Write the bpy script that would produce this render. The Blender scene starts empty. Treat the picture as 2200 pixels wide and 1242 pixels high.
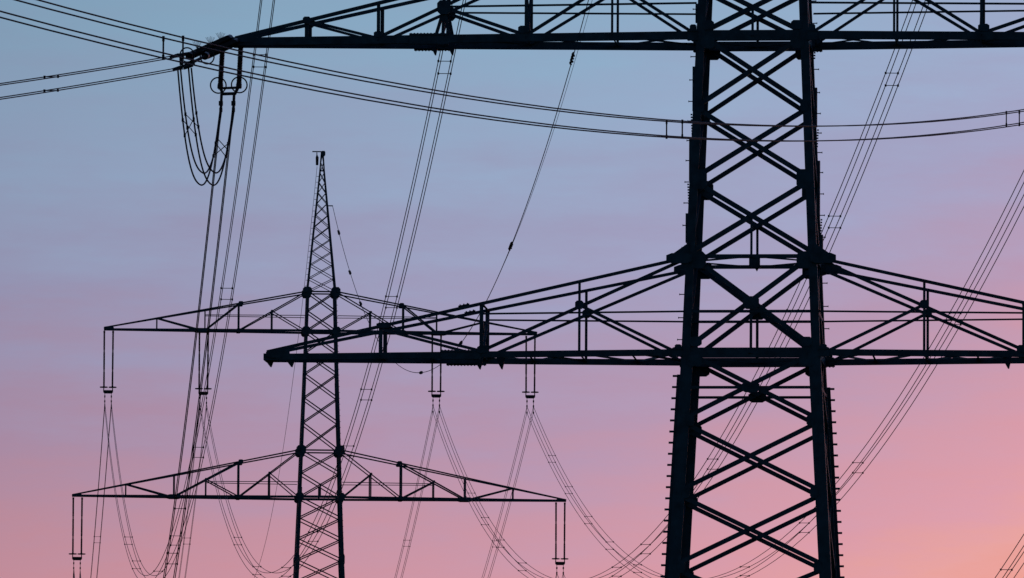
import bpy, math, random
from mathutils import Vector, Matrix
import numpy as np
random.seed(7)
S = bpy.context.scene
COL = S.collection
R = math.radians

# ------------------------------------------------------------------ camera
W0, H0, FPX, HORIZON = 2200.0, 1242.0, 20000.0, 2540.0
CAMZ = 1.7
pitch = math.atan((HORIZON - H0/2)/FPX)
ROLL = 0.0060
right0 = Vector((1, 0, 0)); up0 = Vector((0, -math.sin(pitch), math.cos(pitch)))
FWD = Vector((0, math.cos(pitch), math.sin(pitch)))
CR = right0*math.cos(ROLL) + up0*math.sin(ROLL)
CU = -right0*math.sin(ROLL) + up0*math.cos(ROLL)
cd = bpy.data.cameras.new('camera'); cam = bpy.data.objects.new('camera', cd); COL.objects.link(cam)
cd.sensor_width = 36; cd.lens = 36*FPX/W0; cd.clip_start = 1; cd.clip_end = 20000
M = Matrix((CR, CU, -FWD)).transposed().to_4x4(); M.translation = (0, 0, CAMZ)
cam.matrix_world = M
S.camera = cam
CAM = Vector((0, 0, CAMZ))

def ray(px, py):
    return FWD + CR*((px - W0/2)/FPX) + CU*((H0/2 - py)/FPX)
def at(px, py, Y):
    r = ray(px, py); return CAM + r*(Y/r.y)

# ------------------------------------------------------------------ world: dusk sky as a function of direction
def lin(c):
    return tuple(((v/255)/12.92 if v/255 <= .04045 else ((v/255+.055)/1.055)**2.4) for v in c)
wd = bpy.data.worlds.new('World'); S.world = wd; wd.use_nodes = True
nt = wd.node_tree; nt.nodes.clear()
def N(t, **k):
    n = nt.nodes.new(t)
    for a, b in k.items(): setattr(n, a, b)
    return n
def L(a, b): nt.links.new(a, b)
def math_(op, a, b=None, c=None, clamp=False):
    n = N('ShaderNodeMath', operation=op, use_clamp=clamp)
    for i, v in enumerate((a, b, c)):
        if v is None: continue
        if isinstance(v, (int, float)): n.inputs[i].default_value = v
        else: L(v, n.inputs[i])
    return n.outputs[0]
tc = N('ShaderNodeTexCoord'); sep = N('ShaderNodeSeparateXYZ'); L(tc.outputs['Generated'], sep.inputs[0])
dx, dy, dz = sep.outputs
# thin horizontal veils that bend the colour bands a little
mp = N('ShaderNodeMapping'); mp.inputs['Scale'].default_value = (26, 26, 190); L(tc.outputs['Generated'], mp.inputs[0])
nz = N('ShaderNodeTexNoise'); nz.inputs['Scale'].default_value = 1.0; nz.inputs['Detail'].default_value = 4; L(mp.outputs[0], nz.inputs['Vector'])
veil = math_('MULTIPLY', math_('SUBTRACT', nz.outputs['Fac'], .5), .30)
p = math_('DIVIDE', math_('SUBTRACT', dz, .0648), .0611)          # 0..1 over the span of sky low in the west
q = math_('MINIMUM', math_('MAXIMUM', math_('DIVIDE', dx, .055), -1.6), 1.6)
qp = math_('POWER', math_('MAXIMUM', q, 0.0), 1.3)
mp2 = N('ShaderNodeMapping'); mp2.inputs['Scale'].default_value = (95, 95, 420); L(tc.outputs['Generated'], mp2.inputs[0])
nz2 = N('ShaderNodeTexNoise'); nz2.inputs['Scale'].default_value = 1.0; nz2.inputs['Detail'].default_value = 6; nz2.inputs['Roughness'].default_value = .65; L(mp2.outputs[0], nz2.inputs['Vector'])
veil = math_('ADD', veil, math_('MULTIPLY', math_('SUBTRACT', nz2.outputs['Fac'], .5), .20))
t = math_('ADD', math_('SUBTRACT', p, math_('MULTIPLY', qp, .285)), veil)
fac = math_('DIVIDE', math_('ADD', t, 1.2), 4.0, clamp=True)       # t -1.2..2.8
ramp = N('ShaderNodeValToRGB'); L(fac, ramp.inputs[0])
stops = [(-1.2, (205, 95, 60)), (-.55, (226, 140, 112)), (-.2, (211, 148, 145)), (-.07, (199, 142, 154)), (.04, (190, 141, 157)),
         (.24, (168, 139, 164)), (.5, (149, 147, 177)), (.74, (140, 156, 184)), (1.0, (128, 158, 183)), (1.6, (106, 139, 172)), (2.8, (80, 105, 150))]
el = ramp.color_ramp.elements
while len(el) > 1: el.remove(el[-1])
for i, (tt, c) in enumerate(stops):
    e = el[0] if i == 0 else el.new((tt+1.2)/4)
    e.position = (tt+1.2)/4; e.color = (*lin(c), 1)
bright = math_('ADD', math_('MULTIPLY', q, math_('SUBTRACT', .13, math_('MULTIPLY', q, .05))), 1.17)
west = N('ShaderNodeMix', data_type='RGBA', blend_type='MULTIPLY'); west.inputs[0].default_value = 1
L(ramp.outputs[0], west.inputs[6])
bright = math_('MULTIPLY', bright, math_('ADD', 1.0, math_('MULTIPLY', veil, .45)))
cb = N('ShaderNodeCombineColor'); [L(bright, cb.inputs[i]) for i in range(3)]
L(cb.outputs[0], west.inputs[7])
SUN_EL, SUN_AZ = R(0.4), R(7.0)        # the sun has just gone down ahead and to the right
sky = N('ShaderNodeTexSky', sky_type='NISHITA', sun_disc=False, sun_elevation=SUN_EL, sun_rotation=SUN_AZ)
east = N('ShaderNodeMix', data_type='RGBA', blend_type='MULTIPLY'); east.inputs[0].default_value = 1
L(sky.outputs[0], east.inputs[6]); east.inputs[7].default_value = (.035, .075, .15, 1)
front = N('ShaderNodeMapRange', interpolation_type='SMOOTHSTEP'); front.inputs['From Min'].default_value = -.1; front.inputs['From Max'].default_value = .85
L(dy, front.inputs['Value'])
mixs = N('ShaderNodeMix', data_type='RGBA'); L(front.outputs[0], mixs.inputs[0]); L(east.outputs[2], mixs.inputs[6]); L(west.outputs[2], mixs.inputs[7])
bg = N('ShaderNodeBackground'); bg.inputs['Strength'].default_value = 1.0; L(mixs.outputs[2], bg.inputs[0])
wo = N('ShaderNodeOutputWorld'); L(bg.outputs[0], wo.inputs[0])

# last trace of direct sun, from ahead and to the right, very low
sl = bpy.data.lights.new('sun', 'SUN'); so = bpy.data.objects.new('sun', sl); COL.objects.link(so)
sl.energy = .05; sl.angle = R(.5); sl.color = (1, .62, .4)
sd = Vector((math.sin(SUN_AZ)*math.cos(SUN_EL), math.cos(SUN_AZ)*math.cos(SUN_EL), math.sin(SUN_EL)))
so.rotation_euler = sd.to_track_quat('Z', 'Y').to_euler()
S.view_settings.view_transform = 'Standard'; S.view_settings.look = 'None'
S.view_settings.exposure = 0; S.view_settings.gamma = 1; S.view_settings.use_curve_mapping = False

# ------------------------------------------------------------------ materials
def mat(name, col, rough=.6, metal=0.0, spec=.3, var=.35, scale=3.0):
    m = bpy.data.materials.new(name); m.use_nodes = True; t = m.node_tree
    b = t.nodes['Principled BSDF']
    b.inputs['Roughness'].default_value = rough; b.inputs['Metallic'].default_value = metal
    b.inputs['Specular IOR Level'].default_value = spec
    n = t.nodes.new('ShaderNodeTexNoise'); n.inputs['Scale'].default_value = scale; n.inputs['Detail'].default_value = 5
    g = t.nodes.new('ShaderNodeTexCoord'); t.links.new(g.outputs['Object'], n.inputs['Vector'])
    r = t.nodes.new('ShaderNodeValToRGB')
    r.color_ramp.elements[0].position = .3; r.color_ramp.elements[1].position = .7
    r.color_ramp.elements[0].color = (*[c*(1-var) for c in col], 1); r.color_ramp.elements[1].color = (*[min(1, c*(1+var)) for c in col], 1)
    t.links.new(n.outputs['Fac'], r.inputs[0]); t.links.new(r.outputs[0], b.inputs['Base Color'])
    return m
STEEL = mat('painted_steel', (.055, .105, .142), .55)
GALV = mat('fitting_steel', (.05, .05, .055), .55)
PORC = mat('brown_porcelain', (.035, .016, .012), .35, spec=.4)
WIRE = mat('weathered_conductor', (.055, .045, .055), .7, scale=.6)
GRASS = mat('dark_field_grass', (.035, .05, .02), .95, spec=.1, var=.6, scale=.35)

# ------------------------------------------------------------------ mesh builder
class MB:
    def __init__(s): s.v = []; s.f = []
    def add(s, vs, fs):
        o = len(s.v); s.v += [tuple(v) for v in vs]; s.f += [tuple(i+o for i in f) for f in fs]
    def prism(s, prof, p, d, a, n):
        """2-D profile (a,n axes) swept from p along d"""
        k = len(prof)
        vs = [p + a*x + n*y for x, y in prof] + [p + d + a*x + n*y for x, y in prof]
        fs = [(i, (i+1) % k, k+(i+1) % k, k+i) for i in range(k)] + [tuple(range(k))[::-1], tuple(range(k, 2*k))]
        s.add(vs, fs)
    def bar(s, p, q, b, n=(0, -1, 0), t=None, ext=0.0, flange=None):
        """rolled angle from p to q: one leg flat in the face whose outward normal is n"""
        p = Vector(p); q = Vector(q); n = Vector(n); d = q-p; L_ = d.length; dn = d/L_
        n = (n - dn*n.dot(dn)).normalized(); a = dn.cross(n)
        if a.z < 0 or (abs(a.z) < 1e-6 and a.x < 0): a = -a
        t = t or max(.008, b*.1); fl = flange or b*.8
        prof = [(-b/2, 0), (b/2, 0), (b/2, -t), (-b/2+t, -t), (-b/2+t, -fl), (-b/2, -fl)]
        s.prism(prof, p - dn*ext, d + dn*2*ext, a, n)
    def leg(s, p, q, ex, ey, b, t):
        p = Vector(p); q = Vector(q); d = q-p; a = Vector(ex); n = Vector(ey)
        s.prism([(0, 0), (b, 0), (b, t), (t, t), (t, b), (0, b)], p, d, a, n)
    def box(s, c, sx, sy, sz):
        c = Vector(c)
        s.prism([(-sx/2, -sy/2), (sx/2, -sy/2), (sx/2, sy/2), (-sx/2, sy/2)], c - Vector((0, 0, sz/2)), Vector((0, 0, sz)), Vector((1, 0, 0)), Vector((0, 1, 0)))
    def plate(s, pts, n, t=.016):
        n = Vector(n).normalized(); pts = [Vector(p) for p in pts]; k = len(pts)
        s.add([p + n*t/2 for p in pts] + [p - n*t/2 for p in pts],
              [tuple(range(k)), tuple(range(2*k-1, k-1, -1))] + [(i, k+i, k+(i+1) % k, (i+1) % k) for i in range(k)])
    def octo(s, c, rx, rz, n=(0, -1, 0), t=.016, cut=.42):
        c = Vector(c); n = Vector(n).normalized()
        a = Vector((0, 0, 1)).cross(n).normalized(); u = n.cross(a)
        P = [(-1, -1+cut), (-1+cut, -1), (1-cut, -1), (1, -1+cut), (1, 1-cut), (1-cut, 1), (-1+cut, 1), (-1, 1-cut)]
        s.plate([c + a*x*rx + u*z*rz for x, z in P], n, t)
    def tube(s, pts, r, k=6, cap=True):
        pts = [Vector(p) for p in pts]; o = len(s.v); m = len(pts); ref = None
        for i, p in enumerate(pts):
            d = (pts[min(i+1, m-1)] - pts[max(i-1, 0)]).normalized()
            h = Vector((0, 0, 1)) if abs(d.z) < .97 else Vector((1, 0, 0))
            if ref is not None: h = ref
            a = (h - d*h.dot(d)).normalized(); b = d.cross(a); ref = a
            rr = r[i] if isinstance(r, (list, tuple)) else r
            for j in range(k):
                w = 2*math.pi*j/k; s.v.append(tuple(p + a*math.cos(w)*rr + b*math.sin(w)*rr))
        for i in range(m-1):
            for j in range(k):
                j2 = (j+1) % k; s.f.append((o+i*k+j, o+i*k+j2, o+(i+1)*k+j2, o+(i+1)*k+j))
        if cap:
            s.f.append(tuple(o+j for j in range(k))[::-1]); s.f.append(tuple(o+(m-1)*k+j for j in range(k)))
    def torus(s, c, R_, r, n, k=24, j=6):
        c = Vector(c); n = Vector(n).normalized()
        a = n.orthogonal().normalized(); b = n.cross(a); o = len(s.v)
        for i in range(k):
            w = 2*math.pi*i/k; e = a*math.cos(w) + b*math.sin(w)
            for m in range(j):
                z = 2*math.pi*m/j; s.v.append(tuple(c + e*(R_ + r*math.cos(z)) + n*r*math.sin(z)))
        for i in range(k):
            for m in range(j):
                s.f.append((o+i*j+m, o+((i+1) % k)*j+m, o+((i+1) % k)*j+(m+1) % j, o+i*j+(m+1) % j))
    def sheds(s, p, q, core, shed, pitch_, caps=(.10, .10), joints=()):
        """long-rod insulator: a core with umbrella sheds and metal caps"""
        p = Vector(p); q = Vector(q); L_ = (q-p).length; d = (q-p)/L_
        pts = [p, p + d*caps[0]]; rs = [core*1.25, core*1.25]
        x = caps[0] + pitch_*.5
        while x < L_ - caps[1] - pitch_*.4:
            if any(abs(x - jt*L_) < pitch_*1.4 for jt in joints):
                pts += [p + d*(x - pitch_*.45), p + d*(x + pitch_*.45)]; rs += [core*.9, core*.9]
            else:
                pts += [p + d*(x - pitch_*.3), p + d*x, p + d*(x + pitch_*.22)]; rs += [core, shed, core]
            x += pitch_
        pts += [q - d*caps[1], q]; rs += [core*1.25, core*1.25]
        s.tube(pts, rs, 10)
    def build(s, name, m, parent=None):
        me = bpy.data.meshes.new(name); me.from_pydata(s.v, [], s.f); me.update(); me.materials.append(m)
        o = bpy.data.objects.new(name, me); COL.objects.link(o)
        if parent is not None: o.parent = parent
        return o
def thing(name, label, cat, loc=(0, 0, 0), rz=0, group=None):
    o = bpy.data.objects.new(name, None); COL.objects.link(o); o.location = loc; o.rotation_euler = (0, 0, rz)
    o.empty_display_size = .5
    o['label'] = label; o['category'] = cat
    if group: o['group'] = group
    return o

# ------------------------------------------------------------------ ground
g = MB(); n = 48
xs = [(-1+2*i/n) for i in range(n+1)]; xs = [math.copysign(abs(x)**2.2*6000, x) for x in xs]
for j in range(n+1):
    for i in range(n+1):
        x, y = xs[i], xs[j]; d = math.hypot(x, y)
        z = 0 if d < 900 else (d-900)*.004*(math.sin(x*.0011+1)+math.sin(y*.0009)) - 1
        g.v.append((x, y, min(z, 40)))
for j in range(n):
    for i in range(n): g.f.append((j*(n+1)+i, j*(n+1)+i+1, (j+1)*(n+1)+i+1, (j+1)*(n+1)+i))
go = g.build('ground', GRASS); go['kind'] = 'structure'

# ------------------------------------------------------------------ lattice pylons
def lerp(a, b, t): return a + (b-a)*t

def crossarm(root, sx, P):
    """one side of a crossarm; P: u0b,u0t,wb,wt,ut,wtip,hd,hdtip + member lists"""
    ub, utop, wb, wt, ut, wtip = P['u0b'], P['u0t'], P['wb'], P['wt'], P['ut'], P['wtip']
    V = lambda u: lerp(P['hd'], P['hdtip'], max(0, (u-ub)/(ut-ub)))
    top = lambda u: wt + (wtip-wt)*(u-utop)/(ut-utop)
    pt = lambda u, w, s, inset=0: Vector((sx*u, s*(V(u)-inset), w))
    cb, ct = P['cb'], P['ct']
    arm = MB()
    for s in (-1, 1):
        arm.bar(pt(ub, wb, s), pt(ut, wb + P.get('tipup', 0), s), cb, (0, s, 0), t=cb*.12, flange=cb*.5)
        arm.bar(pt(utop, wt, s), pt(ut-.05, wtip, s), ct, (0, s, 0), t=ct*.12, flange=ct*.6)
    # plan bracing between the two bottom chords
    ns = [ub] + sorted(P['plan']) + [ut]
    pb = P['pb']
    for i in range(len(ns)-1):
        a, b = ns[i], ns[i+1]; s = 1 if i % 2 else -1
        arm.bar(pt(a, wb-.02, s), pt(b, wb-.02, -s), pb, (0, 0, -1), flange=pb)
        if i % 2 == 0 and P['big']: arm.bar(pt(a, wb+.05, -s), pt(b, wb+.05, s), pb, (0, 0, 1), flange=pb)
        arm.bar(pt(b, wb, 1), pt(b, wb, -1), pb, (0, 0, -1), flange=pb)
    # the chords meet at the tip in a closed nose
    z0 = wb - cb*.5 + P.get('tipup', 0)
    arm.prism([(-V(ut)-.02, 0), (V(ut)+.02, 0), (V(ut)+.02, cb*1.05), (-V(ut)-.02, cb*1.05)], Vector((sx*(ut-.35), 0, z0)), Vector((sx*.40, 0, 0)), Vector((0, 1, 0)), Vector((0, 0, 1)))
    A = arm.build('crossarm', STEEL, root)
    for s in (-1, 1):
        nn = (0, s, 0); ins = .03
        for (u, lo, hi, b) in P['posts']:
            m = MB(); m.bar(pt(u, lo, s, ins), pt(u, top(u) if hi is None else hi, s, ins), b, nn); m.build('vertical_post', STEEL, A)
        for (u1, w1, u2, w2, b) in P['diags']:
            m = MB(); m.bar(pt(u1, top(u1) if w1 is None else w1, s, ins*2), pt(u2, top(u2) if w2 is None else w2, s, ins*2), b, nn); m.build('diagonal_brace', STEEL, A)
        for (u1, u2, w, b) in P['horiz']:
            m = MB(); m.bar(pt(u1, w, s, ins*3), pt(u2, w, s, ins*3), b, nn); m.build('horizontal_tie', STEEL, A)
        for (u, w, rx, rz) in P['gus']:
            m = MB(); m.octo(pt(u, top(u) if w is None else w, s, -.012), rx*.88, rz*.88, nn); m.build('gusset_plate', STEEL, A)
    for u in P.get('frames', ()):        # sway frame between front and back posts
        m = MB(); m.bar(pt(u, wb, -1), pt(u, top(u), 1), .09, (sx, 0, 0)); m.bar(pt(u, top(u), -1), pt(u, top(u), 1), .09, (sx, 0, 0)); m.bar(pt(u, wb, 1), pt(u, top(u), -1), .07, (-sx, 0, 0))
        m.build('sway_frame', STEEL, A)
    for u, h in P.get('hangers', ()):
        m = MB(); zb = wb - cb*.5 - V(u)*0
        m.plate([(sx*u-.14, 0, zb+.12), (sx*u+.12, 0, zb+.12), (sx*u+.10, 0, zb-.02), (sx*u+.04, 0, zb-h), (sx*u, 0, zb-h*.95), (sx*u-.14, 0, zb)], (0, -1, 0), .05)
        m.build('hanger_bracket', STEEL, A)
    for (u, half, w, s_up) in P.get('splices', ()):
        for s in (-1, 1):
            m = MB(); bt = cb if w is None else ct
            ww = wb if w is None else top(u)
            y0 = V(u) + .012
            pth = .05 if w is None else .03
            sl = 0 if w is None else (wtip-wt)/(ut-utop)
            for k in ((-1, 1) if w is None else (1,)):
                m.prism([(0, 0), (2*half, 0), (2*half, pth), (0, pth)], Vector((sx*(u-half), s*y0 - .05, ww + k*(bt*.5+.015) - pth/2 - sl*half)), Vector((0, .1, 0)), Vector((sx, 0, sl)), Vector((0, 0, 1)))
                nb = int(half*2/.10)
                for i in range(nb):
                    uu = u - half + (i+.5)*2*half/nb
                    m.box((sx*uu, s*y0, ww + k*(bt*.5+.045) + sl*(uu-u)), .04, .05, .03)
            m.prism([(0, -bt*.5), (2*half, -bt*.5 + 0), (2*half, bt*.5), (0, bt*.5)], Vector((sx*(u-half), s*y0 + s*.004, ww - sl*half)), Vector((0, s*.02, 0)), Vector((sx, 0, sl)), Vector((0, 0, 1)))
            m.build('splice_plate', STEEL, A)
    return A

def pylon_body(root, hw, kd, levels, flanges, xb, gus, indiv, off=.03, gs=.72):
    """four legs and X-braced panels. hw(w) half width, kd depth factor, levels list of heights, low to high"""
    hd = lambda w: hw(w)*kd
    legs = {}
    for sx in (-1, 1):
        for sy in (-1, 1):
            m = MB()
            for (wa, wb_, b) in flanges:
                m.leg((sx*hw(wa), sy*hd(wa), wa), (sx*hw(wb_), sy*hd(wb_), wb_), (-sx, 0, 0), (0, -sy, 0), b, b*.13)
            if flanges[0][0] == 0:
                m.box((sx*hw(0), sy*hd(0), .25), 1.0, 1.0, .5)
            legs[(sx, sy)] = m.build('leg', STEEL, root)
    for a, b in zip(levels[:-1], levels[1:]):
        bb = xb(.5*(a+b))
        for face in range(4):
            if face < 2:
                s = -1 if face == 0 else 1; nn = Vector((0, s, 0))
                c = lambda e, w, d: Vector((e*(hw(w)-.06), s*(hd(w)-d), w))
            else:
                s = -1 if face == 2 else 1; nn = Vector((s, 0, 0))
                c = lambda e, w, d: Vector((s*(hw(w)-d), e*(hd(w)-.06), w))
            if indiv(a, b):
                m = MB(); m.bar(c(-1, b, off), c(1, a, off), bb, nn); m.build('diagonal_brace', STEEL, root)
                m = MB(); m.bar(c(-1, a, off+.03), c(1, b, off+.03), bb, nn); m.build('diagonal_brace', STEEL, root)
            else:
                m = MB(); m.bar(c(-1, b, off), c(1, a, off), bb, nn); m.bar(c(-1, a, off+.03), c(1, b, off+.03), bb, nn); m.build('cross_brace', STEEL, root)
    for (w, rx, rz, inset, sides) in gus:
        for sx in (-1, 1):
            if sides and sx not in sides: continue
            for sy in (-1, 1):
                m = MB(); m.octo((sx*(hw(w)-inset), sy*(hd(w)+.012), w), rx*gs, rz*gs, (0, sy, 0)); m.build('gusset_plate', STEEL, root)
    return legs

def struts(root, hw, kd, w, b, name='horizontal_strut'):
    h = hw(w); d = h*kd
    for s in (-1, 1):
        m = MB(); m.bar((-h, s*(d-.02), w), (h, s*(d-.02), w), b, (0, s, 0)); m.build(name, STEEL, root)
    for s in (-1, 1):
        m = MB(); m.bar((s*(h-.02), -d, w), (s*(h-.02), d, w), b, (s, 0, 0)); m.build(name, STEEL, root)

# ---------------- near pylon
YN, YAWN = 286.0, R(-4.7)
oN = at(1620, 768, YN)
near = thing('lattice_pylon', 'huge near dark steel lattice pylon cut off by top and bottom of the photo', 'pylon', (oN.x, oN.y, 0), YAWN, 'lattice pylons')
zN = lambda py: at(1620, py, YN).z
wLB = zN(768)
hwN = lambda w: max(.35, 2.13 - (.0405 if w > wLB else .054)*(w - wLB) if w < zN(-160) else (2.13 - .0405*(zN(-160)-wLB)) - .11*(w - zN(-160)))
KD = .86
inN = [1228, 1069, 914, 764, 556, 397, 242, 85, -28, -150]
lv = [zN(y) for y in inN]
below = [0]; 
for fr in (.24, .45, .63, .79, .90): below.append(lv[0]*fr)
above = [lv[-1] + d for d in (1.7, 3.2, 4.5, 5.6, 6.6, 7.5, 8.3)]
allN = below + lv + above
legsN = pylon_body(near, hwN, KD, allN, [(0, wLB, .37), (wLB, zN(-160), .265), (zN(-160), above[-1], .16)],
    lambda w: .136 if w < wLB else .148 if w < lv[-1] else .11,
    [(zN(103), .30, .27, .36, None), (zN(66), .24, .2, .36, None), (zN(242), .17, .22, .22, None), (zN(397), .33, .42, .30, None), (zN(570), .34, .36, .38, None),
     (zN(745), .27, .2, .42, None), (zN(786), .33, .24, .42, None), (zN(914), .17, .24, .40, None), (zN(1069), .17, .24, .40, None), (zN(1228), .17, .26, .40, None)],
    lambda a, b: a >= zN(1230) and b < zN(-140))
# through beams of the two crossarm levels inside the tower
for (y, b) in ((87.5, .31), (768, .295)): struts(near, hwN, KD, zN(y), b, 'tower_beam')
for (y, b) in ((680, .085), (843, .085), (562, .12)): struts(near, hwN, KD, zN(y), b)
struts(near, hwN, KD, zN(-150), .14)
# plan bracing of the tower at both arm levels and at the waist
for y in (87.5, 562, 768):
    w = zN(y); h = hwN(w); d = h*KD
    for (a, b) in (((0, -d), (h, 0)), ((h, 0), (0, d)), ((0, d), (-h, 0)), ((-h, 0), (0, -d))):
        m = MB(); m.bar((*a, w-.03), (*b, w-.03), .09, (0, 0, -1), flange=.05); m.build('plan_brace', STEEL, near)
# hangers from the X crossings down to the level below, and centre gussets
for (yc, y2, b) in ((480, 566, .075), (662, 760, .085), (22, 80, .08)):
    for s in (-1, 1):
        wc = zN(yc); w2 = zN(y2)
        m = MB(); m.bar((0, s*(hwN(wc)*KD-.05), wc), (0, s*(hwN(w2)*KD-.05), w2), b, (0, s, 0)); m.build('hanger_post', STEEL, near)
for (y, rx, rz) in ((662, .25, .20), (843, .28, .16)):
    for s in (-1, 1):
        w = zN(y); m = MB(); m.octo((0, s*(hwN(w)*KD+.01), w), rx, rz, (0, s, 0)); m.build('gusset_plate', STEEL, near)
# small loading pulley hung in the waist
m = MB(); w = zN(562); m.octo((.02, -.25, w-.02), .17, .22, (0, -1, 0), .06); m.plate([(-.05, -.2, w-.1), (.26, -.2, w-.16), (.14, -.2, w-.24), (.09, -.2, w-.33)], (0, -1, 0), .06)
m.build('centre_bracket', STEEL, near)

hbU = hwN(zN(87.5)); hbL = hwN(wLB)
upN = dict(u0b=hbU, u0t=hwN(zN(-150)), wb=zN(87.5), wt=zN(-150), ut=16.2, wtip=zN(80), hd=hbU*KD, hdtip=.31, cb=.25, ct=.115, db=.13, pb=.05, big=True,
  plan=[4.35, 7.03, 9.6, 11.65, 13.9],
  posts=[(13.9, zN(86), None, .13), (11.65, zN(86), None, .11), (9.6, zN(22), None, .10), (7.03, zN(86), None, .10), (4.35, zN(86), None, .075)],
  diags=[(11.65, zN(82), 7.03, None, .10), (7.03, zN(82), hwN(zN(-150)), zN(-150), .10), (9.6, zN(20), 7.03, zN(82), .105), (4.35, zN(-31), hbU+.1, zN(82), .095),
         (13.9, None, 11.65, zN(84), .085), (9.6, zN(22), 9.88, zN(86), .10), (9.6, zN(22), 9.64, zN(86), .10), (9.6, zN(22), 9.42, zN(86), .10)],
  horiz=[(9.6, hbU, zN(18), .06)],
  gus=[(9.6, zN(20), .24, .25), (7.1, zN(70), .20, .13), (11.65, zN(76), .16, .10), (13.9, None, .14, .13), (15.75, zN(82), .35, .12), (hbU+.1, zN(72), .12, .12)],
  hangers=[(9.42, .3), (9.95, .3)], splices=[(10.05, .62, None, 0), (hbU+.12, .16, None, 0)], frames=[7.03])
loN = dict(u0b=hbL, u0t=hwN(zN(566)), wb=wLB, wt=zN(566), ut=15.12, wtip=zN(757), hd=hbL*KD, hdtip=.40, cb=.195, ct=.10, db=.12, pb=.065, big=True,
  plan=[3.7, 5.3, 6.9, 8.35, 10, 11.5, 13.2],
  posts=[(11.5, zN(768), None, .12), (8.35, zN(768), None, .12), (5.3, zN(768), None, .08)],
  diags=[(hwN(zN(566))-.05, zN(566), 8.35, zN(760), .10), (5.3, zN(664), hbL+.25, zN(764), .095), (11.5, None, 8.35, zN(760), .09)],
  horiz=[(8.35, hbL-.1, zN(680), .055)],
  gus=[(5.3, zN(664), .15, .15), (8.3, zN(757), .20, .13), (11.4, None, .26, .095), (hwN(zN(566))+.20, zN(567), .45, .18), (14.72, zN(762), .42, .135), (hbL+.1, zN(757), .12, .10)],
  hangers=[(15.0, .19), (14.35, .19), (8.5, .27), (7.82, .27)], splices=[(9.0, .62, None, 0), (8.9, .17, 1, 0), (hbL+.12, .16, None, 0)], frames=[8.35])
for sx in (-1, 1):
    crossarm(near, sx, upN); crossarm(near, sx, loN)
# tall shoulder plates where the lower arm's top chord meets the legs
for sx in (-1, 1):
    for sy in (-1, 1):
        w = zN(566); h = hwN(w); d = h*KD+.02
        m = MB(); m.plate([(sx*(h-.1), sy*d, w+.48), (sx*(h+.46), sy*d, w+.09), (sx*(h+.46), sy*d, w-.07), (sx*(h-.1), sy*d, w-.26)], (0, sy, 0)); m.build('gusset_plate', STEEL, near)
# step bolts and climbing rails on the outer legs
bolt = MB(); bolt.tube([(0, 0, 0), (.15, 0, 0)], .015, 6); bolt.tube([(.13, 0, 0), (.15, 0, 0)], .028, 6)
def step(leg, sx, w, sy, mesh=[None]):
    if mesh[0] is None:
        mesh[0] = bolt.build('step_bolt', STEEL, leg); o = mesh[0]
    else:
        o = mesh[0].copy(); COL.objects.link(o); o.parent = leg
    o.location = (sx*(hwN(w)-.002), sy*hwN(w)*KD - .0*sy, w); o.rotation_euler = (0, 0, 0 if sx > 0 else math.pi)
yl = [-30, 20, 70, 122, 172, 218, 260, 302, 345, 391, 436, 484, 532, 580, 632, 682, 729, 778]
yr = [0, 48, 98, 147, 197, 242, 284, 326, 369, 415, 461, 508, 558, 607, 657, 705]
for y in yl: step(legsN[(-1, -1)], -1, zN(y+12), -1)
for y in yr: step(legsN[(1, 1)], 1, zN(y-10), 1)
for sx, ya, sy in ((-1, 815, -1), (1, 822, 1)):
    w1 = zN(ya); w0 = 3.0
    m = MB(); n_ = 8
    m.leg((sx*hwN(w0), sy*(hwN(w0)*KD-.1), w0), (sx*hwN(w1), sy*(hwN(w1)*KD-.1), w1), (sx, 0, 0), (0, 1, 0), .10, .05)
    w = w1 - .05; k = 0
    while w > w0:
        h = hwN(w); m.tube([(sx*(h+.08), sy*(h*KD-.08), w), (sx*(h+.225), sy*(h*KD-.08), w)], .034, 6)
        w -= .343; k += 1
    m.build('climbing_rail', STEEL, legsN[(sx, sy)])
# leg splice covers
for sx, sy, rr in ((-1, -1, ((20, 60), (155, 250), (310, 400), (470, 532))), (1, 1, ((45, 90), (178, 262), (335, 455), (494, 545)))):
    for ya, yb in rr:
        a, b = zN(yb), zN(ya); m = MB(); h = hwN(b)
        m.box((sx*(h+.03), sy*(h*KD-.12), (a+b)/2), .085, .24, b-a)
        nb = int((b-a)/.16)
        for i in range(nb): m.box((sx*(hwN(a - 1.0 + i*.1)+.01), sy*(h*KD-.12), a - .1 - i*.085), .05, .05, .045)
        m.build('splice_plate', STEEL, legsN[(sx, sy)])

# ---------------- far pylon
YF, YAWF = 571.0, R(3.5)
oF = at(688.5, 800, YF)
far = thing('lattice_pylon', 'smaller distant lattice pylon with pointed peak and two crossarms at left', 'pylon', (oF.x, oF.y, 0), YAWF, 'lattice pylons')
zF = lambda py: at(688.5, py, YF).z
ytab = [326, 367, 628, 820, 960, 1050, 1230]; htab = [3.0, 6.0, 32, 38.2, 43.2, 46.2, 53.0]
wt_ = [zF(y) for y in ytab][::-1]; ht_ = [h/35 for h in htab][::-1]
def hwF(w):
    if w < wt_[0]: return lerp(3.5, ht_[0], w/wt_[0])
    return float(np.interp(w, wt_, ht_))
KF = .9
peak = [628, 599, 570, 542, 515, 488, 463, 438, 415, 393, 372, 350, 327]
body = [1252, 1205, 1160, 1115, 1070, 1018, 970, 910, 857, 805, 758, 713, 670]
lvF = [zF(y) for y in body] + [zF(y) for y in peak]
lowF = [0]
for fr in (.26, .48, .66, .80, .91): lowF.append(lvF[0]*fr)
allF = lowF + lvF
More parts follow.
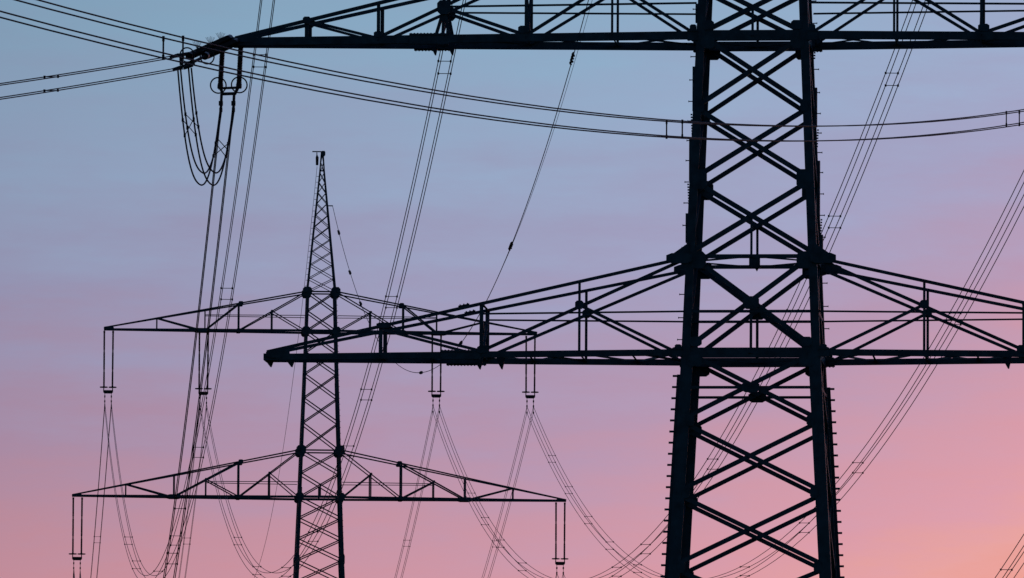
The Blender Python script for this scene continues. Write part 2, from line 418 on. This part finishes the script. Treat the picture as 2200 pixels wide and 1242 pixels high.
legsF = pylon_body(far, hwF, KF, allF, [(0, zF(1205), .26), (zF(1205), zF(1050), .21), (zF(1050), zF(960), .18), (zF(960), zF(820), .18), (zF(820), zF(628), .17), (zF(628), zF(367), .10), (zF(367), zF(326), .07)],
    lambda w: .072 if w < zF(630) else .045,
    [(zF(629), .32, .32, .04, None), (zF(713), .28, .28, .06, None), (zF(970), .33, .33, .06, None), (zF(1070), .28, .28, .08, None),
     (zF(670), .09, .12, .10, None), (zF(758), .09, .12, .10, None), (zF(805), .09, .12, .10, None), (zF(857), .09, .12, .10, None), (zF(910), .10, .13, .10, None),
     (zF(1018), .10, .13, .11, None), (zF(1115), .10, .13, .12, None), (zF(1160), .10, .13, .12, None), (zF(1205), .16, .42, .10, None)],
    lambda a, b: False, off=.02, gs=.9)
for y, b in ((629, .09), (970, .09)): struts(far, hwF, KF, zF(y), b)
for y in (713, 1070): struts(far, hwF, KF, zF(y), .15, 'tower_beam')
struts(far, hwF, KF, zF(367), .06)
for s in (-1, 1):
    w1, w0 = zF(1044), zF(1068); m = MB(); m.bar((0, s*(hwF(w1)*KF-.04), w1), (0, s*(hwF(w0)*KF-.04), w0), .1, (0, s, 0)); m.build('hanger_post', STEEL, far)
def farm(yb, yt, ytip, ut, n, upper):
    wb, wt = zF(yb), zF(yt); hb, ht = hwF(wb), hwF(wt)
    top = lambda u: wt + (zF(ytip)-wt)*(u-ht)/(ut-ht)
    a, b2, c, d, e = n      # outer post, second node, mid, post, mid
    w_m1 = lerp(wt, wb, (e-ht)/(d-ht)); mid2 = lerp(top(d), wb, (c-d)/(b2-d)) if not upper else None
    P = dict(u0b=hb, u0t=ht, wb=wb, wt=wt, ut=ut, wtip=zF(ytip), hd=hb*KF, hdtip=.06, cb=.14, ct=.085, pb=.07, big=False, plan=[d, (d+b2)/2, b2],
      posts=[(a, wb, None, .08), (d, wb, None, .10), (e, wb, w_m1, .085)],
      diags=[(ht, wt, d, wb, .07), (e, w_m1, hb, wb, .065), (d, None, b2, wb, .09), (a, None, b2+.25, wb, .09)],
      gus=[(d-.12, None, .17, .13), (d, wb, .17, .12), (b2 + (.15 if upper else 0), wb, .60 if upper else .50, .13), (ut-.25, zF(ytip+1), .35, .09), (e, w_m1, .10, .08)],
      hangers=[])
    if upper:
        P['posts'].append((b2, wb, None, .06)); P['horiz'] = [(b2, hb, zF(680.5), .045)]
    else:
        P['posts'] += [(b2, wb, None, .10), (c, wb, mid2, .07)]; P['diags'].append((c, mid2, d, wb, .075)); P['horiz'] = [(c, hb, zF(1038.5), .045)]; P['gus'].append((c, mid2, .09, .08))
    for sx in (-1, 1): crossarm(far, sx, P)
farm(713, 629, 708.5, 13.3, (10.1, 7.14, None, 5.07, 3.03), True)
farm(1070.5, 969.5, 1068, 15.15, (11.91, 8.95, 7.0, 5.0, 3.11), False)
# step bolts as little pegs, two legs
for key, y0, y1 in (((1, 1), 640, 1500), ((-1, -1), 380, 640)):
    m = MB(); sx, sy = key; y = y0
    while y < y1:
        w = zF(y); h = hwF(w); m.tube([(sx*(h-.01), sy*h*KF, w), (sx*(h+.14), sy*h*KF, w)], .016, 5); y += 12.5
    m.build('step_bolts', STEEL, legsF[key])
# peak cap with its outrigger, shackle and vibration fitting for the earth wire
m = MB(); wp = zF(326)
m.box((-.26, 0, wp), .70, .16, .055); m.octo((.06, 0, wp-.12), .13, .16, (0, -1, 0), .3); m.build('peak_cap', STEEL, far)
m = MB(); m.tube([(-.33, 0, wp-.05), (-.31, 0, wp-.85)], [.03, .03], 8); m.tube([(-.325, 0, wp-.22), (-.31, 0, wp-.36), (-.31, 0, wp-.84)], [.04, .095, .08], 8); m.build('earth_wire_clamp', GALV, far)
m = MB(); wq = zF(442); m.tube([(hwF(wq)-.05, 0, wq), (hwF(wq)+.30, 0, wq)], .035, 6); m.build('earth_wire_bracket', STEEL, far)

# ------------------------------------------------------------------ hanging double insulators of the far pylon
def local(root, u, v, w):
    th = root.rotation_euler.z; c, s = math.cos(th), math.sin(th)
    return Vector((root.location.x + c*u - s*v, root.location.y + s*u + c*v, w))
def make_insulator(label):
    r = thing('double_insulator', label, 'insulator', (0, 0, 0), YAWF, 'hanging insulators of the distant pylon')
    for s in (-1, 1):
        m = MB(); m.sheds((s*.27, 0, 0), (s*.26, 0, -3.52), .049, .064, .055, (.12, .08), (.36, .70)); m.build('insulator_rod', PORC, r)
    for s in (-1, 1):
        m = MB(); m.torus((s*.27, 0, -3.48), .22, .035, (0, 0, 1), 18, 6); m.tube([(s*.27-.22, 0, -3.48), (s*.27+.22, 0, -3.48)], .022, 6); m.build('corona_ring', GALV, r)
    m = MB(); m.plate([(-.31, 0, -3.66), (.31, 0, -3.66), (.30, 0, -3.80), (.22, 0, -3.87), (-.22, 0, -3.87), (-.30, 0, -3.80)], (0, 1, 0), .06)
    for s in (-1, 1): m.tube([(s*.27, 0, -3.45), (s*.27, 0, -3.70)], .03, 6)
    m.build('yoke_plate', GALV, r)
    for s in (-1, 1):
        m = MB(); m.tube([(s*.2, 0, -3.85), (s*.2, 0, -4.78)], .016, 6)
        for z in (-4.05, -4.35, -4.75): m.box((s*.2, 0, z), .075, .24, .12)
        m.build('suspension_clamp', GALV, r)
    return r
ins_specs = [  # name, u on the pylon, upper/lower, label
  ('UL', -13.05, 713, 'leftmost double insulator hanging from left tip of the distant pylon\'s upper crossarm'),
  ('UI', -7.2, 714, 'double insulator halfway along left half of distant pylon\'s upper crossarm, in front of wires'),
  ('VI', 7.15, 714, 'double insulator right of the distant mast passing behind the near pylon\'s lower arm beam'),
  ('VR', 12.95, 713.5, 'double insulator at right tip of distant upper crossarm, seen behind near pylon\'s arm'),
  ('LL', -14.85, 1071, 'double insulator at left tip of distant lower crossarm, cut off by bottom of photo'),
  ('LR', 14.85, 1071, 'double insulator at right tip of distant lower crossarm, lowest on the right')]
proto = None; INS = {}
def copy_tree(o, parent=None):
    c = o.copy(); COL.objects.link(c)
    if parent is not None: c.parent = parent
    for ch in o.children: copy_tree(ch, c)
    return c
for key, u, y, lab in ins_specs:
    if proto is None: proto = make_insulator(lab); o = proto
    else: o = copy_tree(proto)
    o['label'] = lab
    o.location = local(far, u, 0, zF(y) - .09)
    INS[key] = o.location + Vector((0, 0, -4.56))

# ------------------------------------------------------------------ conductors
def fit(anchor, m, pts, c=None):
    """vertical parabola over the straight plan line of heading m through the anchor"""
    A = []; B = []
    for px, py in pts:
        r = ray(px, py); tt = (anchor.x - m*anchor.y)/(r.x - m*r.y); Y = tt*r.y; Z = CAMZ + tt*r.z; s = Y - anchor.y
        if c is None: A.append((s, s*s)); B.append(Z - anchor.z)
        else: A.append((s,)); B.append(Z - anchor.z - c*s*s)
    k = np.linalg.lstsq(np.array(A), np.array(B), rcond=None)[0]
    b = float(k[0]); cc = float(k[1]) if c is None else c
    return lambda Y: Vector((anchor.x + m*(Y-anchor.y), Y, anchor.z + b*(Y-anchor.y) + cc*(Y-anchor.y)**2))
def y_at(anchor, m, px, py):
    r = ray(px, py); tt = (anchor.x - m*anchor.y)/(r.x - m*r.y); return tt*r.y

def bundle(label, P, m, Y0, Y1, spacers, group, rad=.0145, vertical=False, nseg=90, ls=.2, us=.2, pinch=None):
    root = thing('conductor_bundle', label, 'power line', P(Y0), 0, group); o = P(Y0)
    lat = Vector((1, -m, 0)).normalized(); upv = Vector((0, 0, 1))
    for a in (-1, 1):
        for b in (-1, 1):
            mm = MB(); pts = []
            for i in range(nseg+1):
                Y = lerp(Y0, Y1, i/nseg); f = 1
                pts.append(P(Y) - o + lat*a*ls*f + upv*b*us*f)
            mm.tube(pts, rad, 6); mm.build('conductor', WIRE, root)
    for Y in spacers:
        c = P(Y) - o
        if vertical:
            for k, a in enumerate((-1, 1)):
                cc = P(Y) - o; mm = MB()
                mm.tube([cc + lat*a*ls - upv*us, cc + lat*a*ls + upv*us], .018, 6)
                for b in (-1, 1): mm.box(cc + lat*a*ls + upv*b*us*.93, .05, .07, .10)
                mm.build('spacer', GALV, root)
        else:
            for b in (-1, 1):
                mm = MB(); mm.tube([c - lat*ls + upv*b*us, c + lat*ls + upv*b*us], .012, 6)
                for a in (-1, 1): mm.box(c + lat*a*ls + upv*b*us, .06, .08, .07)
                mm.build('spacer', GALV, root)
    return root

MF = -1220/FPX
def incoming(key, label, pts, sp, Y0=206, c=None):
    A = INS[key]; P = fit(A, MF, pts, c); ys = [y_at(A, MF, *s) for s in sp]
    extra = []
    bundle(label, P, MF, Y0, A.y, ys, 'conductor bundles of the distant line')
incoming('UL', 'bundle of thin wires right of the near insulator, sagging to leftmost distant insulator',
   [(573, 0), (558, 147), (524, 380), (490, 620), (451, 840), (426, 972), (377, 1160), (313, 1246), (276, 1165), (259, 1070)],
   [(558, 147), (487, 640), (426, 972), (377, 1160), (340, 1225), (276, 1165), (293, 1215)])
incoming('UI', 'four wire bundle crossing near pylon\'s upper arm, passing behind distant mast to inner left insulator',
   [(955, 141), (918, 320), (867, 540), (841, 647), (796, 820), (773, 900), (749, 965), (673, 1162), (588, 1241), (511, 1160), (485, 1080)],
   [(955, 141), (841, 647), (787, 850), (749, 965), (673, 1162), (615, 1225), (552, 1222), (511, 1160)])
incoming('VI', 'four wire bundle running from top right behind near pylon\'s right leg and out left',
   [(1979, 0), (1916, 174), (1858, 320), (1802, 450), (1703, 678), (1648, 790), (1565, 945), (1531, 998), (1387, 1180), (1325, 1229), (1122, 1216), (1075, 1173), (1042, 1116), (972, 970)],
   [(1916, 174), (1793, 465), (1703, 678), (1531, 998), (1387, 1180), (1325, 1229), (1122, 1216), (1075, 1173), (1042, 1116), (1013, 1050)])
incoming('VR', 'four wire bundle from right edge crossing lower arm, dipping behind near pylon legs',
   [(2138, 525), (1971, 820), (1918, 905), (1843, 1003), (1745, 1118), (1600, 1230), (1310, 1174), (1264, 1118), (1222, 1050), (1182, 970)],
   [(2052, 675), (1843, 1003), (1728, 1135), (1600, 1230), (1370, 1222), (1310, 1174), (1264, 1118), (1222, 1050), (1186, 985)])
incoming('LR', 'four wire bundle in lower right corner of the photo', [(2200, 1178), (2160, 1240)], [(2162, 1238)], c=.0007)
# the near pylon's line down to the far pylon's lower left insulator
clamp = at(488, 230, 287.0); A = INS['LL']; MB1 = (clamp.x - A.x)/(clamp.y - A.y)
P1 = fit(A, MB1, [(488, 230)]*6 + [(471, 390), (446, 600), (442, 640), (419, 840), (400, 995), (370, 1200)])
bundle('dark wire bundle running down from insulator at near pylon\'s left arm tip', P1, MB1, 287.0, A.y,
       [y_at(A, MB1, x, y) for x, y in ((388, 1003), (370, 1200))], 'conductor bundles of the near pylon', rad=.019, ls=.19)
# spans going on beyond the far pylon
outl = {'UL': 'pair of wires dropping steeply behind far end of the leftmost distant insulator', 'UI': 'wires dropping away behind inner left distant insulator',
        'VI': 'wires slanting down left away behind insulator right of distant mast', 'VR': 'wires slanting down left away behind right tip insulator of distant upper arm',
        'LL': 'wire stub below lower left distant insulator at bottom edge', 'LR': 'wire stub below lower right distant insulator at bottom edge'}
for k, lab in outl.items():
    A = INS[k].copy()
    P = lambda Y, A=A: Vector((A.x + MF*(Y-A.y), Y, A.z - .19*(Y-A.y) + .0006*(Y-A.y)**2))
    bundle(lab, P, MF, A.y, A.y+165, [A.y+35, A.y+80, A.y+120], 'conductor bundles beyond the distant pylon', nseg=40)
# line of another route passing in front of the near pylon
MX = .2203; AX = at(600, 154, 190.8)
PX = fit(AX, MX, [(0, 5), (300, 84), (1060, 236.5), (1430, 275.5), (1750, 285), (2200, 252)])
bundle('thick four wire bundle crossing whole photo from top left in front of near pylon', PX, MX, 140, 520,
       [y_at(AX, MX, 372, 102), y_at(AX, MX, 1449, 277), y_at(AX, MX, 2176, 254)], 'conductor bundles of the near route', rad=.0165, vertical=True)
# line leaving the near pylon to the left
MS = .202; AS = at(383, 134, 283.0)
PS = fit(AS, MS, [(200, 165.5), (0, 196.5)])
bundle('thin four wire bundle leaving near pylon\'s arm tip to left edge', PS, MS, 283.0, 170, [y_at(AS, MS, 110, 181)], 'conductor bundles of the near pylon', rad=.0165)

# ------------------------------------------------------------------ insulators on the near pylon's arm tip
YT = local(near, -16.2, 0, 0).y
def rel(root, v): return v - root.location
ps = thing('post_insulator_set', 'pair of thick short dark insulators with rings hanging under near upper arm tip', 'insulator', at(496, 92, YT), 0, None)
tops = [at(478.5, 96, YT), at(517.5, 94, YT)]; bots = [at(473, 190, YT-.2), at(513, 189, YT-.2)]
for a, b in zip(tops, bots):
    m = MB(); m.sheds(rel(ps, a), rel(ps, b), .074, .092, .05, (.12, .12)); m.build('insulator_rod', PORC, ps)
for c in ((469, 183.5), (514, 182.5)):
    m = MB(); m.torus(rel(ps, at(*c, YT-.2)), .245, .022, (.12, 1, .25), 32, 6); m.build('corona_ring', GALV, ps)
m = MB(); Yy = YT-.2
m.tube([rel(ps, at(469, 190, Yy)), rel(ps, at(518, 188, Yy))], .04, 6); m.tube([rel(ps, at(477, 202, Yy)), rel(ps, at(506, 201, Yy))], .05, 6)
for x0, x1 in ((473, 479), (512, 504)): m.tube([rel(ps, at(x0, 187, Yy)), rel(ps, at(x1, 203, Yy))], .05, 6)
m.build('yoke_plate', GALV, ps)
for x in (476, 503):
    m = MB(); m.tube([rel(ps, at(x, 202, Yy)), rel(ps, at(x-1.5, 236, Yy-.1))], .045, 6)
    m.box(rel(ps, at(x-1.5, 222, Yy)), .13, .2, .13); m.box(rel(ps, at(x-1.5, 236, Yy)), .1, .2, .11); m.build('suspension_clamp', GALV, ps)

ss = thing('strain_insulator_set', 'slanting pair of dark strain insulators pulling left from near upper arm tip', 'insulator', at(480, 86, YT), 0, None)
strings = [((494, 82, YT-.1), (406, 121, 283.2)), ((508, 90, YT-.5), (440, 121, 283.9))]
for a, b in strings:
    m = MB(); m.sheds(rel(ss, at(*a)), rel(ss, at(*b)), .095, .125, .09, (.25, .15)); m.build('insulator_rod', PORC, ss)
for c, Y in (((402, 118), 283.3), ((445, 122), 284.0)):
    m = MB(); m.torus(rel(ss, at(*c, Y)), .22, .022, (.25, 1, .2), 32, 6); m.build('corona_ring', GALV, ss)
m = MB(); pp = [at(382, 117, 283), at(412, 115, 283.3), at(418, 142, 283.3), at(384, 149, 283)]
m.tube([rel(ss, at(440, 121, 283.9)), rel(ss, at(420, 131, 283.5)), rel(ss, at(384, 147, 283))], .05, 6)
m.tube([rel(ss, at(420, 113, 283.4)), rel(ss, at(376, 120, 283))], .055, 6)
m.tube([rel(ss, at(389, 119, 283)), rel(ss, at(390, 140, 283))], .06, 6); m.tube([rel(ss, at(412, 117, 283.3)), rel(ss, at(416, 140, 283.3))], .05, 6)
m.build('yoke_plate', GALV, ss)
for x, y in ((382, 147), (406, 143), (376, 121)):
    m = MB(); c = rel(ss, at(x, y, 283.0)); m.tube([c + Vector((-.16, 0, -.05)), c + Vector((.12, 0, .05))], .055, 6); m.build('dead_end_clamp', GALV, ss)
for (x, y, Y) in ((474, 88, 286.6), (452, 97, 285.8), (424, 106, 284.6)):
    m = MB(); c = rel(ss, at(x, y, Y))
    for i in range(7):
        a = -.55 + i*.18; m.tube([c, c + Vector((math.sin(a)*.28, (i % 3-1)*.08, math.cos(a)*.27))], .006, 4)
    m.build('bird_spikes', GALV, ss)

jl = thing('jumper_loop', 'slack loop of four jumper wires hanging under near arm tip', 'power line', at(440, 260, 285), 0, None)
jp = [((382, 149), (473, 236), (423, 394)), ((388, 149), (476, 236), (428, 368)), ((405, 146), (500, 237), (461, 394)), ((411, 146), (503, 237), (452, 367))]
def jcurve(i):
    (x0, y0), (x1, y1), (xm, ym) = jp[i]; a = at(x0, y0, 283.0 + .2*(i > 1)); b = at(x1, y1, YT-.3 + .1*(i > 1)); mid = at((x0+x1)/2, ym, (a.y+b.y)/2)
    dz = (a.z+b.z)/2 - mid.z
    out = []
    for k in range(41):
        t_ = k/40; s = 1 - abs(2*t_-1)**2.3; p_ = a.lerp(b, t_); p_.z -= dz*s; out.append(p_ - jl.location)
    return out
JC = [jcurve(i) for i in range(4)]
for c in JC:
    m = MB(); m.tube(c, .026, 6); m.build('conductor', WIRE, jl)
for k in (5, 36):
    m = MB(); d = 2 if k < 20 else -2
    for i, j, e, h in ((0, 2, 0, d), (0, 2, d, 0), (1, 3, 0, d)): m.tube([JC[i][k+e], JC[j][k+h]], .014, 6)
    for i in range(4):
        for e in (0, d):
            m.box(JC[i][k+e], .07, .07, .1)
    m.build('spacer', GALV, jl)

# ------------------------------------------------------------------ earth wires
def damper(root, P, Y, L_=1.5):
    m = MB(); o = P(Y) - root.location; d = (P(Y+.5) - P(Y-.5)).normalized(); n_ = 16
    side = d.cross(Vector((0, 0, 1))).normalized(); u_ = side.cross(d)
    pts = []; rs = []
    for i in range(n_*3+1):
        t_ = i/(n_*3) - .5; w_ = t_*22
        pts.append(P(Y + t_*L_*d.y) - root.location + (side*math.cos(w_) + u_*math.sin(w_))*.05); rs.append(.036 if abs(math.sin(t_*9.5)) > .6 else .018)
    m.tube(pts, rs, 6); m.build('vibration_damper', GALV, root)
AE = local(far, hwF(zF(442))+.28, 0, zF(442)); 
ME = MF
PE = fit(AE, ME, [(728, 529), (752, 607), (845, 775), (900, 798), (988, 735), (1045, 640), (1098, 525), (1171, 318), (1230, 137), (1259, 25)])
ew = thing('earth_wire', 'single thin wire with small dampers rising right from distant pylon peak', 'power line', PE(215), 0, 'earth wires of the distant line')
m = MB(); m.tube([PE(lerp(215, AE.y, i/110)) - ew.location for i in range(111)], .017, 6); m.build('wire', WIRE, ew)
# slack fibre-optic cable riding beside the earth wire on the near half
m = MB()
m.tube([PE(lerp(215, 400, i/60)) - ew.location + Vector((.20, 0, -.02))*min(1, (1-i/60)*2.2) for i in range(61)], .0085, 6); m.build('fibre_cable', WIRE, ew)
for x, y in ((1230, 137), (1098, 525), (990, 735), (905, 799), (752, 607), (728, 529), (775, 660)): damper(ew, PE, y_at(AE, ME, x, y))
A2 = local(far, -.31, 0, zF(358))
P2 = fit(A2, MF, [(660, 600), (640, 750), (604, 980), (575, 1105), (557, 1242)])
e2 = thing('earth_wire', 'faint single wire sloping down left from tip of the distant pylon', 'power line', A2, 0, 'earth wires of the distant line')
m = MB(); m.tube([P2(lerp(A2.y, A2.y+160, i/60)) - A2 for i in range(61)], .014, 6); m.build('wire', WIRE, e2)
